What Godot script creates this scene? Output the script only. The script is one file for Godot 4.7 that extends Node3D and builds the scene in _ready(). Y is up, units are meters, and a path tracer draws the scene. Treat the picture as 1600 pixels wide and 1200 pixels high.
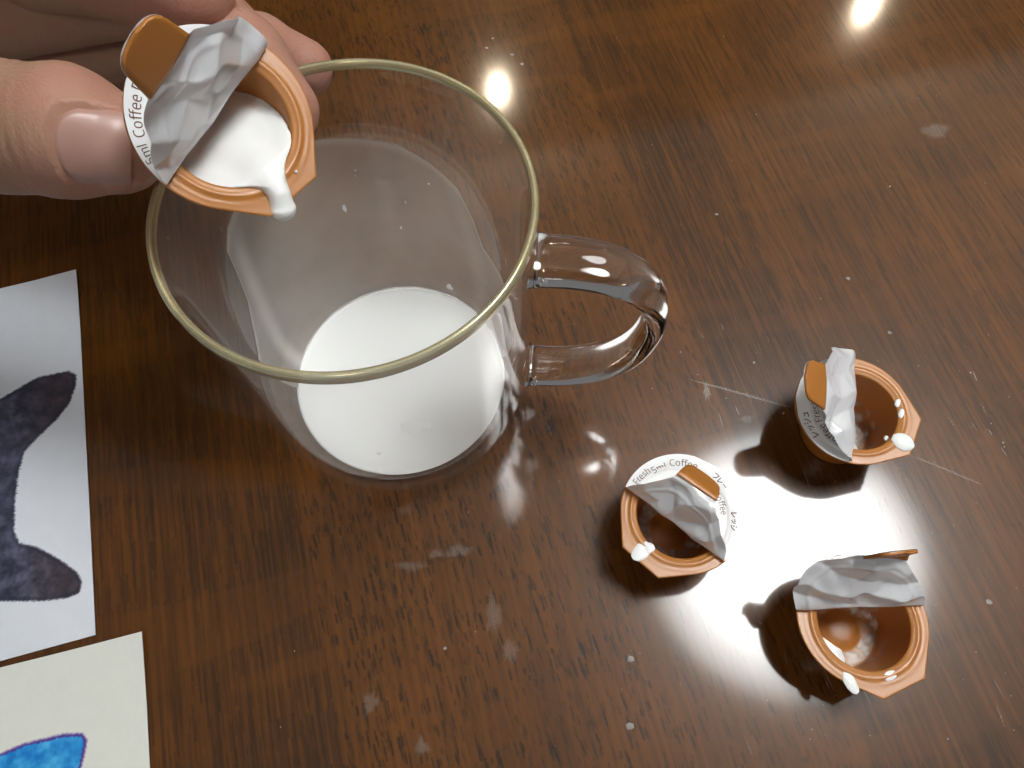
extends Node3D
# Glass cup, coffee creamer portions and a hand on a varnished oak table. Lengths are written in millimetres and scaled to metres.
const MM := 0.001
var mats := {}
var flange_mesh: Mesh
var body_mesh: Mesh
var tick := 0


func _ready() -> void:
	# --- camera, background, lamps -------------------------------------------------------
	var cam := Camera3D.new()
	cam.name = "camera"
	add_child(cam)
	cam.position = Vector3(33.72, 216.92, 100.03) * MM
	cam.basis = Basis(Vector3.RIGHT, deg_to_rad(-65.5)) * Basis(Vector3(0, 0, 1), deg_to_rad(-1.3))
	cam.fov = 53.13
	cam.near = 0.01
	cam.far = 30.0
	cam.current = true
	var we := WorldEnvironment.new()
	we.name = "environment"
	var env := Environment.new()
	env.background_mode = Environment.BG_COLOR
	env.background_color = Color(0.1, 0.1, 0.1).linear_to_srgb()
	env.tonemap_mode = Environment.TONE_MAPPER_LINEAR
	env.tonemap_exposure = 1.5
	env.sdfgi_enabled = true
	env.ssao_enabled = true
	env.ssil_enabled = true
	we.environment = env
	add_child(we)
	lamp_globe("globe_lamp", "large white globe lamp hanging over the table", Vector3(522, 1200, -178), 235, Color(0.985, 0.99, 0.985), 26.0, 0.62)
	lamp_globe("globe_lamp", "smaller white globe lamp hanging behind the viewer", Vector3(-260, 1500, 1300), 150, Color(1.0, 0.98, 0.95), 8.0, 0.2)
	lamp_globe("pendant_bulb", "small warm pendant bulb straight behind the table", Vector3(12, 1500, -1646), 9, Color(1.0, 0.92, 0.8), 200.0, 0.12)
	lamp_globe("pendant_bulb", "small warm pendant bulb far off beyond the table corner", Vector3(1180, 1500, -1965), 9, Color(1.0, 0.92, 0.8), 200.0, 0.12)
	uplighter(Vector3(1650, 330, -1250))
	# --- setting ------------------------------------------------------------------------
	make_materials()
	ceiling()
	table()
	# --- objects ------------------------------------------------------------------------
	mug()
	cat_cards()
	creamers()
	hand()


# ======================================================================== helpers
func lin(r: float, g: float, b: float, a := 1.0) -> Color:
	var c := Color(r, g, b).linear_to_srgb()
	c.a = a
	return c


func mat(called: String, color: Color, rough := 0.5, metal := 0.0) -> StandardMaterial3D:
	var m := StandardMaterial3D.new()
	m.resource_name = called
	m.albedo_color = color
	m.roughness = rough
	m.metallic = metal
	mats[called] = m
	return m


func noise(freq: float, sd: int, oct := 3) -> FastNoiseLite:
	var n := FastNoiseLite.new()
	n.noise_type = FastNoiseLite.TYPE_SIMPLEX_SMOOTH
	n.seed = sd
	n.frequency = freq
	n.fractal_octaves = oct
	return n


func numbered(called: String) -> String:
	if not has_node(called):
		return called
	var k := 1
	while has_node("%s_%03d" % [called, k]):
		k += 1
	return "%s_%03d" % [called, k]


func tag(o: Node, label: String, category: String, group := "") -> void:
	o.set_meta("label", label)
	o.set_meta("category", category)
	if group:
		o.set_meta("group", group)


func thing(called: String, label: String, category: String, group := "", at := Vector3.ZERO) -> Node3D:
	var o := Node3D.new()
	o.name = numbered(called)
	add_child(o)
	o.position = at * MM
	tag(o, label, category, group)
	return o


func part(called: String, mesh: Mesh, material: Material, parent: Node, at := Vector3.ZERO) -> MeshInstance3D:
	var o := MeshInstance3D.new()
	o.name = called
	o.mesh = mesh
	if material:
		o.material_override = material
	o.position = at * MM
	if parent == self:
		o.name = numbered(called)
	parent.add_child(o, true)
	return o


# one ArrayMesh from millimetre vertices; normals are averaged over shared vertices; closed meshes are turned outwards
func build(v: PackedVector3Array, idx: PackedInt32Array, uv := PackedVector2Array(), col := PackedColorArray(), closed := false, norms := PackedVector3Array(), into: ArrayMesh = null) -> ArrayMesh:
	if closed:
		var vol := 0.0
		for t in range(0, idx.size(), 3):
			vol += v[idx[t]].dot((v[idx[t + 2]] - v[idx[t]]).cross(v[idx[t + 1]] - v[idx[t]]) )
		var cen := Vector3.ZERO
		for p in v:
			cen += p
		cen /= v.size()
		vol = 0.0
		for t in range(0, idx.size(), 3):
			var a := v[idx[t]] - cen
			vol += a.dot((v[idx[t + 2]] - cen).cross(v[idx[t + 1]] - cen))
		if vol < 0:
			for t in range(0, idx.size(), 3):
				var k := idx[t + 1]
				idx[t + 1] = idx[t + 2]
				idx[t + 2] = k
	if norms.is_empty():
		norms = PackedVector3Array()
		norms.resize(v.size())
		for t in range(0, idx.size(), 3):
			var a := idx[t]
			var b := idx[t + 1]
			var c := idx[t + 2]
			var n := (v[c] - v[a]).cross(v[b] - v[a])
			norms[a] += n
			norms[b] += n
			norms[c] += n
		for k in norms.size():
			norms[k] = norms[k].normalized() if norms[k].length() > 1e-12 else Vector3.UP
	var sv := PackedVector3Array()
	sv.resize(v.size())
	for k in v.size():
		sv[k] = v[k] * MM
	var arr := []
	arr.resize(Mesh.ARRAY_MAX)
	arr[Mesh.ARRAY_VERTEX] = sv
	arr[Mesh.ARRAY_NORMAL] = norms
	arr[Mesh.ARRAY_INDEX] = idx
	if uv.size():
		arr[Mesh.ARRAY_TEX_UV] = uv
	if col.size():
		arr[Mesh.ARRAY_COLOR] = col
	var m := into if into else ArrayMesh.new()
	m.add_surface_from_arrays(Mesh.PRIMITIVE_TRIANGLES, arr)
	return m


func grid_idx(rows: int, cols: int, wrap := false, base := 0) -> PackedInt32Array:
	var idx := PackedInt32Array()
	var n := cols if wrap else cols - 1
	for i in rows - 1:
		for j in n:
			var a := base + i * cols + j
			var b := base + i * cols + (j + 1) % cols
			idx.append_array([a, b, a + cols, b, b + cols, a + cols])
	return idx


# profile of (radius, height) points turned about y; a closed loop gives a closed solid
func lathe(prof: PackedVector2Array, seg: int, loop := false) -> ArrayMesh:
	var v := PackedVector3Array()
	var rows := prof.size() + (1 if loop else 0)
	for i in prof.size():
		for j in seg:
			var a := TAU * j / seg
			v.append(Vector3(prof[i].x * cos(a), prof[i].y, prof[i].x * sin(a)))
	var idx := PackedInt32Array()
	for i in rows - 1:
		for j in seg:
			var a := i * seg + j
			var b := i * seg + (j + 1) % seg
			var c := ((i + 1) % prof.size()) * seg + j
			var d := ((i + 1) % prof.size()) * seg + (j + 1) % seg
			idx.append_array([a, b, c, b, d, c])
	return build(v, idx, PackedVector2Array(), PackedColorArray(), true)


func smooth_path(pts: PackedVector2Array, per := 6) -> PackedVector2Array:
	var out := PackedVector2Array()
	for i in pts.size() - 1:
		var p0 := pts[maxi(i - 1, 0)]
		var p3 := pts[mini(i + 2, pts.size() - 1)]
		for k in per:
			out.append(pts[i].cubic_interpolate(pts[i + 1], p0, p3, float(k) / per))
	out.append(pts[pts.size() - 1])
	return out


func box(size: Vector3) -> ArrayMesh:
	var v := PackedVector3Array()
	var idx := PackedInt32Array()
	var h := size / 2
	for ax in 3:
		for s in [-1.0, 1.0]:
			var n := Vector3.ZERO
			n[ax] = s
			var a := Vector3.ZERO
			a[(ax + 1) % 3] = 1
			var b := n.cross(a)
			var k := v.size()
			for q in [[-1, -1], [1, -1], [1, 1], [-1, 1]]:
				v.append((n + a * q[0] + b * q[1]) * h)
			idx.append_array([k, k + 2, k + 1, k, k + 3, k + 2])
	return build(v, idx)


# flattened blob resting on y = 0
func blob(rx: float, ry: float, rz: float, sd: int, wob := 0.12) -> ArrayMesh:
	var v := PackedVector3Array()
	var nz := noise(0.9, sd, 2)
	var rows := 10
	var seg := 20
	for i in rows:
		var t := PI * 0.98 * i / (rows - 1) + 0.01
		for j in seg:
			var a := TAU * j / seg
			var w := 1.0 + wob * nz.get_noise_2d(cos(a) * 1.3, sin(a) * 1.3) * 2.0
			var y := cos(t)
			v.append(Vector3(sin(t) * cos(a) * rx * w, (y if y > 0 else y * 0.25) * ry, sin(t) * sin(a) * rz * w))
	var idx := grid_idx(rows, seg, true)
	return build(v, idx, PackedVector2Array(), PackedColorArray(), true)


# surface nets: field values on a regular grid -> smooth closed mesh (millimetres)
func nets(f: PackedFloat32Array, nx: int, ny: int, nz: int, lo: Vector3, cell: float, tint: bool) -> ArrayMesh:
	var v := PackedVector3Array()
	var nr := PackedVector3Array()
	var col := PackedColorArray()
	var idx := PackedInt32Array()
	var at := {}
	var sy := nx
	var sz := nx * ny
	var off := PackedInt32Array([0, 1, sy, sy + 1, sz, sz + 1, sz + sy, sz + sy + 1])
	for z in nz - 1:
		for y in ny - 1:
			var row := z * sz + y * sy
			for x in nx - 1:
				var k := row + x
				var f0 := f[k]
				if f0 > 3.0 * cell or f0 < -3.0 * cell:
					continue
				var neg := 0
				for q in 8:
					if f[k + off[q]] < 0:
						neg += 1
				if neg == 0 or neg == 8:
					continue
				var p := Vector3.ZERO
				var n := 0
				for e in [[0, 1], [2, 3], [4, 5], [6, 7], [0, 2], [1, 3], [4, 6], [5, 7], [0, 4], [1, 5], [2, 6], [3, 7]]:
					var a: int = e[0]
					var b: int = e[1]
					var fa := f[k + off[a]]
					var fb := f[k + off[b]]
					if (fa < 0) != (fb < 0):
						var t := fa / (fa - fb)
						p += Vector3(a & 1, (a >> 1) & 1, a >> 2).lerp(Vector3(b & 1, (b >> 1) & 1, b >> 2), t)
						n += 1
				p /= n
				at[k] = v.size()
				var wp := lo + (Vector3(x, y, z) + p) * cell
				v.append(wp)
				var g := Vector3.ZERO
				for q in 8:
					var qx := q & 1
					var qy := (q >> 1) & 1
					var qz := q >> 2
					var wx := p.x if qx else 1.0 - p.x
					var wy := p.y if qy else 1.0 - p.y
					var wz := p.z if qz else 1.0 - p.z
					var fv := f[k + off[q]]
					g += Vector3((1.0 if qx else -1.0) * wy * wz, (1.0 if qy else -1.0) * wx * wz, (1.0 if qz else -1.0) * wx * wy) * fv
				nr.append(g.normalized())
				if tint:
					col.append(skin_tint(wp))
				# quads on the three edges that leave this cell's low corner
				for ax in 3:
					var st: int = [1, sy, sz][ax]
					var fb2 := f[k + st]
					if (f0 < 0) == (fb2 < 0):
						continue
					var u: int = [sy, sz, 1][ax]
					var w: int = [sz, 1, sy][ax]
					if not (at.has(k - u) and at.has(k - w) and at.has(k - u - w)):
						continue
					var q0: int = at[k]
					var q1: int = at[k - u]
					var q2: int = at[k - u - w]
					var q3: int = at[k - w]
					if f0 < 0:
						idx.append_array([q0, q2, q1, q0, q3, q2])
					else:
						idx.append_array([q0, q1, q2, q0, q2, q3])
	return build(v, idx, PackedVector2Array(), col, false, nr)


func capsule_d(p: Vector3, a: Vector3, b: Vector3, ra: float, rb: float) -> float:
	var ab := b - a
	var t := clampf((p - a).dot(ab) / ab.length_squared(), 0.0, 1.0)
	return p.distance_to(a + ab * t) - lerpf(ra, rb, t)


func smin(a: float, b: float, k: float) -> float:
	var h := maxf(k - absf(a - b), 0.0) / k
	return minf(a, b) - h * h * k * 0.25


# ======================================================================== lamps, ceiling, materials
func lamp_globe(called: String, label: String, at: Vector3, r: float, tint: Color, glow: float, energy: float) -> void:
	var o := thing(called, label, "lamp", "", at)
	var m := mat("lamp_glow_%d" % tick, Color.WHITE, 0.6)
	tick += 1
	m.emission_enabled = true
	m.emission = tint
	m.emission_energy_multiplier = glow
	var sp := SphereMesh.new()
	sp.radius = r * MM
	sp.height = 2 * r * MM
	var shade := part("glowing_lamp_shade", sp, m, o)
	if r > 100:
		# an opal globe glows most where its bulb is nearest, at the bottom, which is tipped towards the table
		var gt := GradientTexture2D.new()
		gt.width = 8
		gt.height = 256
		gt.fill_from = Vector2(0.5, 0)
		gt.fill_to = Vector2(0.5, 1)
		var gr := Gradient.new()
		gr.offsets = PackedFloat32Array([0.0, 0.52, 0.68, 0.82, 1.0])
		gr.colors = PackedColorArray([Color(0.25, 0.25, 0.25), Color(0.3, 0.3, 0.3), Color(0.62, 0.62, 0.62), Color(0.95, 0.95, 0.95), Color(1, 1, 1)])
		gt.gradient = gr
		var dome := PackedVector2Array()
		for k in 13:
			dome.append(Vector2(cos(PI / 2 * k / 12.0) * (r + 14.0) + 0.01, sin(PI / 2 * k / 12.0) * (r + 14.0) + 6.0))
		for k in 13:
			dome.append(Vector2(sin(PI / 2 * k / 12.0) * (r + 9.0) + 0.01, cos(PI / 2 * k / 12.0) * (r + 9.0) + 6.0))
		part("lamp_cover", lathe(dome, 48, true), mat("lamp_cover_enamel", Color(0.85, 0.84, 0.8), 0.5), o)
		m.emission_operator = BaseMaterial3D.EMISSION_OP_MULTIPLY
		m.emission_texture = gt
		shade.basis = Basis(Vector3(0, 0, 1), deg_to_rad(-at.x * 0.035)) * Basis(Vector3.RIGHT, deg_to_rad(at.z * 0.035))
	var l := OmniLight3D.new()
	l.name = "lamp_light"
	l.light_color = tint
	l.light_energy = energy
	l.light_size = r * 0.95 * MM
	l.omni_range = 6.0
	l.omni_attenuation = 2.0
	l.shadow_enabled = true
	o.add_child(l)
	var cap := lathe(PackedVector2Array([Vector2(0.01, r * 0.98), Vector2(r * 0.3, r * 0.98), Vector2(r * 0.26, r * 1.25), Vector2(6, r * 1.3), Vector2(5, r * 1.3 + 60), Vector2(0.01, r * 1.3 + 60)]), 20)
	part("socket", cap, mat("socket_metal_%d" % tick, Color(0.6, 0.58, 0.55), 0.4, 0.8), o)
	var cord := CylinderMesh.new()
	cord.top_radius = 3 * MM
	cord.bottom_radius = 3 * MM
	var top := 1600.0 if r > 100 else 1900.0
	var low := r * 1.3 + 58
	cord.height = (top - at.y - low) * MM
	part("cord", cord, mat("cord_%d" % tick, Color(0.2, 0.2, 0.2), 0.6), o, Vector3(0, (top - at.y + low) / 2, 0))


# a bowl lamp beside the table that throws its light up at the pale ceiling
func uplighter(at: Vector3) -> void:
	var o := thing("uplighter", "metal bowl lamp on a pole shining up at the ceiling", "lamp", "", at)
	var steel := mat("uplighter_metal", Color(0.5, 0.48, 0.46), 0.4, 0.7)
	part("bowl", lathe(PackedVector2Array([Vector2(0.1, 0), Vector2(60, 4), Vector2(130, 40), Vector2(170, 95), Vector2(166, 97), Vector2(126, 44), Vector2(58, 9), Vector2(0.1, 5)]), 40), steel, o)
	var gl := mat("lamp_glow_up", Color.WHITE, 0.6)
	gl.emission_enabled = true
	gl.emission = Color(1.0, 0.95, 0.88)
	gl.emission_energy_multiplier = 6.0
	var sp := SphereMesh.new()
	sp.radius = 45 * MM
	sp.height = 90 * MM
	part("glowing_bulb", sp, gl, o, Vector3(0, 52, 0))
	var l := SpotLight3D.new()
	l.name = "lamp_light"
	l.position = Vector3(0, 102, 0) * MM
	l.rotation_degrees = Vector3(90, 0, 0)
	l.spot_angle = 80
	l.spot_angle_attenuation = 0.6
	l.light_color = Color(1.0, 0.95, 0.88)
	l.light_energy = 0.6
	l.light_size = 0.045
	l.spot_range = 6.0
	l.spot_attenuation = 2.0
	l.shadow_enabled = true
	o.add_child(l)
	part("pole", lathe(PackedVector2Array([Vector2(0.1, -1), Vector2(9, -1), Vector2(9, -1020), Vector2(140, -1030), Vector2(140, -1045), Vector2(0.1, -1045)]), 24), steel, o)


func ceiling() -> void:
	var white := mat("ceiling_paint", lin(0.72, 0.71, 0.69), 0.9)
	# the pale ceiling ends at an edge behind the table; a darker timber one goes on beyond it
	var pts := PackedVector2Array([Vector2(-700, -1300), Vector2(303, -1533), Vector2(1702, -1860), Vector2(2600, -2070), Vector2(2600, 900), Vector2(-700, 900)])
	var o := part("ceiling", slab(pts, 1600, 60), white, self)
	o.set_meta("kind", "structure")
	var far := PackedVector2Array([Vector2(-2600, -4200), Vector2(3600, -4200), Vector2(3600, -900), Vector2(-2600, -900)])
	o = part("timber_ceiling", slab(far, 1900, 60), mat("dark_timber", lin(0.08, 0.05, 0.03), 0.7), self)
	o.set_meta("kind", "structure")


func slab(pts: PackedVector2Array, y: float, thick: float) -> ArrayMesh:
	var v := PackedVector3Array()
	var idx := PackedInt32Array()
	var tri := Geometry2D.triangulate_polygon(pts)
	for level in 2:
		var base := v.size()
		for p in pts:
			v.append(Vector3(p.x, y + thick * level, p.y))
		for t in range(0, tri.size(), 3):
			var a := base + tri[t]
			var b := base + tri[t + 1]
			var c := base + tri[t + 2]
			var up := (v[c] - v[a]).cross(v[b] - v[a]).y > 0.0
			idx.append_array([a, b, c] if up == (level == 1) else [a, c, b])
	var mid := Vector2.ZERO
	for p in pts:
		mid += p / pts.size()
	for k in pts.size():
		var p := pts[k]
		var q := pts[(k + 1) % pts.size()]
		var base := v.size()
		v.append_array([Vector3(p.x, y, p.y), Vector3(q.x, y, q.y), Vector3(q.x, y + thick, q.y), Vector3(p.x, y + thick, p.y)])
		var n := (v[base + 2] - v[base]).cross(v[base + 1] - v[base])
		var out := Vector2(n.x, n.z).dot((p + q) / 2 - mid) > 0.0
		idx.append_array([base, base + 1, base + 2, base, base + 2, base + 3] if out else [base, base + 2, base + 1, base, base + 3, base + 2])
	return build(v, idx)


func make_materials() -> void:
	var thin := mat("thin_glass", Color(0.96, 0.98, 0.97, 0.015), 0.02)
	thin.transparency = BaseMaterial3D.TRANSPARENCY_ALPHA
	thin.metallic_specular = 0.4
	var g := mat("glass", Color(1, 1, 1, 0), 0.0)
	g.refraction_enabled = true
	g.refraction_scale = 0.05
	var gm := mat("gilt", lin(0.66, 0.6, 0.36, 0.24), 0.2, 0.5)
	gm.transparency = BaseMaterial3D.TRANSPARENCY_ALPHA
	var m := mat("creamer_plastic", lin(0.45, 0.17, 0.024), 0.42)
	m.metallic_specular = 0.85
	m.backlight_enabled = true
	m.backlight = Color(0.5, 0.26, 0.08)
	m = mat("milk", lin(0.86, 0.865, 0.86), 0.18)
	m.subsurf_scatter_enabled = true
	m.subsurf_scatter_strength = 0.05
	m = mat("milk_film", Color(0.93, 0.92, 0.9, 1), 0.6)
	m.transparency = BaseMaterial3D.TRANSPARENCY_ALPHA
	m.vertex_color_use_as_albedo = true
	mat("lid_print", lin(0.78, 0.79, 0.8), 0.38)
	var f := mat("foil", lin(0.90, 0.91, 0.93), 0.24, 0.28)
	f.backlight_enabled = true
	f.backlight = Color(0.75, 0.75, 0.77)
	var ft := NoiseTexture2D.new()
	ft.width = 256
	ft.height = 256
	ft.seamless = true
	ft.as_normal_map = true
	ft.bump_strength = 3.0
	ft.noise = noise(0.012, 5, 3)
	f.normal_enabled = true
	f.normal_texture = ft
	f.normal_scale = 0.06
	f.uv1_triplanar = true
	f.uv1_scale = Vector3(90, 90, 90)
	mat("lettering_ink", lin(0.13, 0.06, 0.035), 0.6)
	mat("katakana_ink", lin(0.09, 0.035, 0.02), 0.6)


# ======================================================================== table
func table() -> void:
	var o := thing("table", "glossy varnished dark oak tabletop under the cup, cards and creamers", "table")
	var wd := 2048
	var ht := 1024
	var span := 460.0      # millimetres that one copy of the texture covers
	# grain-aligned textures: u across the grain, v along it
	var fine := noise(0.11, 11, 3).get_image(wd, 24)
	fine.resize(wd, ht, Image.INTERPOLATE_CUBIC)
	var mid := noise(0.022, 12, 3).get_image(wd, 40)
	mid.resize(wd, ht, Image.INTERPOLATE_CUBIC)
	var blot := noise(0.03, 13, 3).get_image(256, 256)
	blot.resize(wd, ht, Image.INTERPOLATE_CUBIC)
	var ray := noise(0.03, 14, 2).get_image(110, 640)
	ray.resize(wd, ht, Image.INTERPOLATE_CUBIC)
	var pore := Image.create(wd, ht, false, Image.FORMAT_L8)
	var rng := RandomNumberGenerator.new()
	rng.seed = 77
	for k in 46000:
		var x := rng.randi() % wd
		var xm := x * span / wd
		var zone := plank(xm)
		var keep: float = zone[0]
		if rng.randf() > keep:
			continue
		var len := int(rng.randf_range(float(zone[1]), float(zone[2])) * ht / span)
		var y := rng.randi() % ht
		var val: float = rng.randf_range(0.25, 1.0) * zone[3]
		var w := 1 if rng.randf() < 0.55 else 2
		pore.fill_rect(Rect2i(x, y, w, maxi(len, 2)), Color(val, val, val))
		if rng.randf() < 0.35:
			pore.fill_rect(Rect2i(x + 1, y + len / 2, w, maxi(len, 2)), Color(val, val, val))
	var soft: Image = pore.duplicate()
	soft.resize(wd * 3 / 4, ht, Image.INTERPOLATE_BILINEAR)
	soft.resize(wd, ht, Image.INTERPOLATE_BILINEAR)
	var bf := fine.get_data()
	var bm := mid.get_data()
	var bb := blot.get_data()
	var br := ray.get_data()
	var bp := soft.get_data()
	var out := PackedByteArray()
	out.resize(wd * ht * 3)
	var tone := PackedFloat32Array()
	tone.resize(wd)
	for x in wd:
		tone[x] = plank(x * span / wd)[4]
	var k3 := 0
	for k in wd * ht:
		var t := 0.5 + (bf[k] - 128) * 0.0020 + (bm[k] - 128) * 0.0007 + (bb[k] - 128) * 0.0019 + tone[k & 2047]
		var r := br[k]
		var pd := float(bp[k])
		if r > 160:
			var fl := minf((r - 160) * 0.045, 1.0)
			var xx := k & 2047
			t += (0.16 if xx > 1040 and xx < 1262 else 0.05) * fl
			pd *= 1.0 - 0.5 * fl
		t = clampf(t, 0.0, 1.0)
		var d := 1.0 - pd * 0.0024
		out[k3] = int((63.0 + 43.0 * t) * d)
		out[k3 + 1] = int((36.0 + 26.0 * t) * d)
		out[k3 + 2] = int((7.0 + 7.0 * t) * d + bp[k] * 0.02)
		k3 += 3
	var tex := Image.create_from_data(wd, ht, false, Image.FORMAT_RGB8, out)
	var m := mat("oak_varnish", Color.WHITE, 0.36)
	m.albedo_texture = ImageTexture.create_from_image(tex)
	m.metallic_specular = 0.33
	m.clearcoat_enabled = true
	m.clearcoat = 1.0
	m.clearcoat_roughness = 0.085
	m.heightmap_enabled = true
	pore.resize(wd, ht, Image.INTERPOLATE_BILINEAR)
	var inv: Image = soft.duplicate()
	var ib := inv.get_data()
	for k in ib.size():
		ib[k] = clampi(200 - int(ib[k] * 0.6) + (bf[k] - 128) / 8, 0, 255)
	inv = Image.create_from_data(wd, ht, false, Image.FORMAT_L8, ib)
	m.heightmap_texture = ImageTexture.create_from_image(inv)
	m.heightmap_scale = 0.004
	m.texture_filter = BaseMaterial3D.TEXTURE_FILTER_LINEAR_WITH_MIPMAPS
	# the board: top face with grain-turned coordinates, sides and underside
	var x0 := -430.0
	var x1 := 520.0
	var z0 := -420.0
	var z1 := 330.0
	var v := PackedVector3Array()
	var uv := PackedVector2Array()
	var nr := PackedVector3Array()
	var idx := PackedInt32Array()
	var ga := deg_to_rad(13.5)
	for pass_ in 2:
		var y := 0.0 if pass_ == 0 else -28.0
		for q in [[x0, z0], [x1, z0], [x1, z1], [x0, z1]]:
			v.append(Vector3(q[0], y, q[1]))
			nr.append(Vector3.UP if pass_ == 0 else Vector3.DOWN)
			var across: float = q[0] * cos(ga) - q[1] * sin(ga)
			var along: float = q[0] * sin(ga) + q[1] * cos(ga)
			uv.append(Vector2((across + 190.0) / span, (along + 230.0) / span))
	idx.append_array([0, 1, 2, 0, 2, 3, 4, 6, 5, 4, 7, 6])
	for k in 4:
		var a := v[k]
		var b := v[(k + 1) % 4]
		var base := v.size()
		var n := (b - a).cross(Vector3.UP).normalized() * -1.0
		if n.dot((a + b) / 2 - Vector3(45, 0, -45)) < 0:
			n = -n
		for p in [a, b, b + Vector3(0, -28, 0), a + Vector3(0, -28, 0)]:
			v.append(p)
			nr.append(n)
			uv.append(Vector2(p.x / span, p.z / span))
		idx.append_array([base, base + 1, base + 2, base, base + 2, base + 3])
	part("board", build(v, idx, uv, PackedColorArray(), false, nr), m, o)
	dust(o)


# per plank: share of pores kept, shortest and longest pore, strength, tone
func plank(xm: float) -> Array:
	if xm < 120:
		return [0.8, 5.0, 16.0, 0.5, -0.05]
	if xm < 154:
		return [0.95, 7.0, 20.0, 0.6, -0.05]
	if xm < 236:
		return [0.85, 1.5, 4.5, 0.9, 0.03]
	if xm < 283:
		return [0.6, 1.5, 5.0, 0.65, 0.05]
	if xm < 317:
		return [0.9, 6.0, 20.0, 0.6, -0.01]
	return [0.5, 4.0, 14.0, 0.5, 0.03]


func dust(o: Node3D) -> void:
	var rng := RandomNumberGenerator.new()
	rng.seed = 5
	var v := PackedVector3Array()
	var idx := PackedInt32Array()
	var col := PackedColorArray()
	for k in 420:
		var p := Vector2(rng.randf_range(-60, 240), rng.randf_range(-150, 105))
		if k < 260:
			p = Vector2(rng.randf_range(60, 230), rng.randf_range(-10, 105))
		if p.length() < 42:
			continue
		var r := rng.randf_range(0.07, 0.24) if rng.randf() < 0.95 else rng.randf_range(0.3, 0.55)
		fleck(v, idx, col, p, r, r * rng.randf_range(0.5, 1.0), rng.randf() * TAU, rng.randf_range(0.15, 0.5), rng)
	# fine scratches and wiped streaks, roughly along the grain
	for k in 90:
		var p := Vector2(rng.randf_range(90, 215), rng.randf_range(-20, 105))
		fleck(v, idx, col, p, rng.randf_range(0.8, 3.2), rng.randf_range(0.06, 0.16), deg_to_rad(76.5 + rng.randf_range(-9, 9)), rng.randf_range(0.1, 0.35), rng)
	# a long scratch that runs under the farthest creamer, and a few crumbs by the far lamp's reflection
	fleck(v, idx, col, Vector2(105.7, 6.7), 16.2, 0.45, atan2(10.4, 30.9), 0.22, rng)
	fleck(v, idx, col, Vector2(160.8, 32.2), 11.0, 0.4, atan2(10.3, 20.0), 0.14, rng)
	for q in [[105.5, -61.2, 0.7], [145.2, -34.3, 0.9], [154.3, -13.7, 0.8], [63.6, 82.5, 1.0], [62.2, 98.9, 1.1], [162.7, 69.8, 0.9], [26.8, -142.2, 0.7], [36.6, -138.5, 0.8], [40.2, -133.4, 0.9], [29.3, -147.3, 0.6]]:
		fleck(v, idx, col, Vector2(q[0], q[1]), q[2], q[2] * 0.8, 0.3, 0.34, rng)
	var m := mat("dust", Color(0.86, 0.85, 0.83, 1), 0.8)
	m.transparency = BaseMaterial3D.TRANSPARENCY_ALPHA
	m.vertex_color_use_as_albedo = true
	var d := part("dust", build(v, idx, PackedVector2Array(), col), m, o)
	d.set_meta("kind", "stuff")
	# dried smears, each a thin film of its own outline
	var spots := [[17.3, 52.5, 4.4, 2.0, 0.13], [11, 53.2, 2.4, 1.3, 0.13], [27, 70.2, 2.2, 4.6, 0.13], [31.2, 79.4, 2.1, 3.4, 0.13], [3.9, 56.7, 4.5, 1.4, 0.1], [189, -95.8, 5.0, 3.4, 0.17], [-5, 92.1, 2.2, 3.2, 0.12], [93.8, 5.3, 1.2, 3.4, 0.4], [104.3, 14.7, 2.2, 1.2, 0.3], [8.7, 102.2, 1.8, 2.2, 0.14]]
	for k in spots.size():
		var s = spots[k]
		var sv := PackedVector3Array([Vector3(s[0], 0.2, s[1])])
		var sc := PackedColorArray([Color(1, 1, 1, s[4] * 0.62)])
		var si := PackedInt32Array()
		var nz := noise(0.7, 40 + k, 3)
		var seg := 28
		for ring in 2:
			for j in seg:
				var a := TAU * j / seg
				var w := 1.0 + 0.75 * nz.get_noise_2d(cos(a) * 1.6, sin(a) * 1.6)
				var q: float = [0.55, 1.08][ring]
				sv.append(Vector3(s[0] + cos(a) * s[2] * w * q, 0.2, s[1] + sin(a) * s[3] * w * q))
				sc.append(Color(1, 1, 1, 0.62 * s[4] * (0.95 if ring == 0 else 0.0)))
		for j in seg:
			var n := (j + 1) % seg
			si.append_array([0, 1 + j, 1 + n, 1 + j, 1 + seg + j, 1 + n, 1 + n, 1 + seg + j, 1 + seg + n])
		part("dried_smear", build(sv, si, PackedVector2Array(), sc), m, o)


func fleck(v: PackedVector3Array, idx: PackedInt32Array, col: PackedColorArray, p: Vector2, a: float, b: float, turn: float, alpha: float, rng: RandomNumberGenerator) -> void:
	var base := v.size()
	v.append(Vector3(p.x, 0.05 + minf(a, b) * 0.3, p.y))
	col.append(Color(1, 1, 1, alpha))
	for j in 6:
		var t := TAU * j / 6
		var w := rng.randf_range(0.7, 1.2)
		var q := Vector2(cos(t) * a * w, sin(t) * b * w).rotated(turn)
		v.append(Vector3(p.x + q.x, 0.04, p.y + q.y))
		col.append(Color(1, 1, 1, alpha))
	for j in 6:
		idx.append_array([base, base + 1 + j, base + 1 + (j + 1) % 6])


# ======================================================================== glass cup and milk
var inner_prof := PackedVector2Array([Vector2(0.01, 2.6), Vector2(22, 2.6), Vector2(27, 3.0), Vector2(30, 4.2), Vector2(33, 7.2), Vector2(35, 11.5), Vector2(36.3, 18), Vector2(36.8, 30), Vector2(37.1, 60), Vector2(37.7, 80), Vector2(38.5, 88)])


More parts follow.
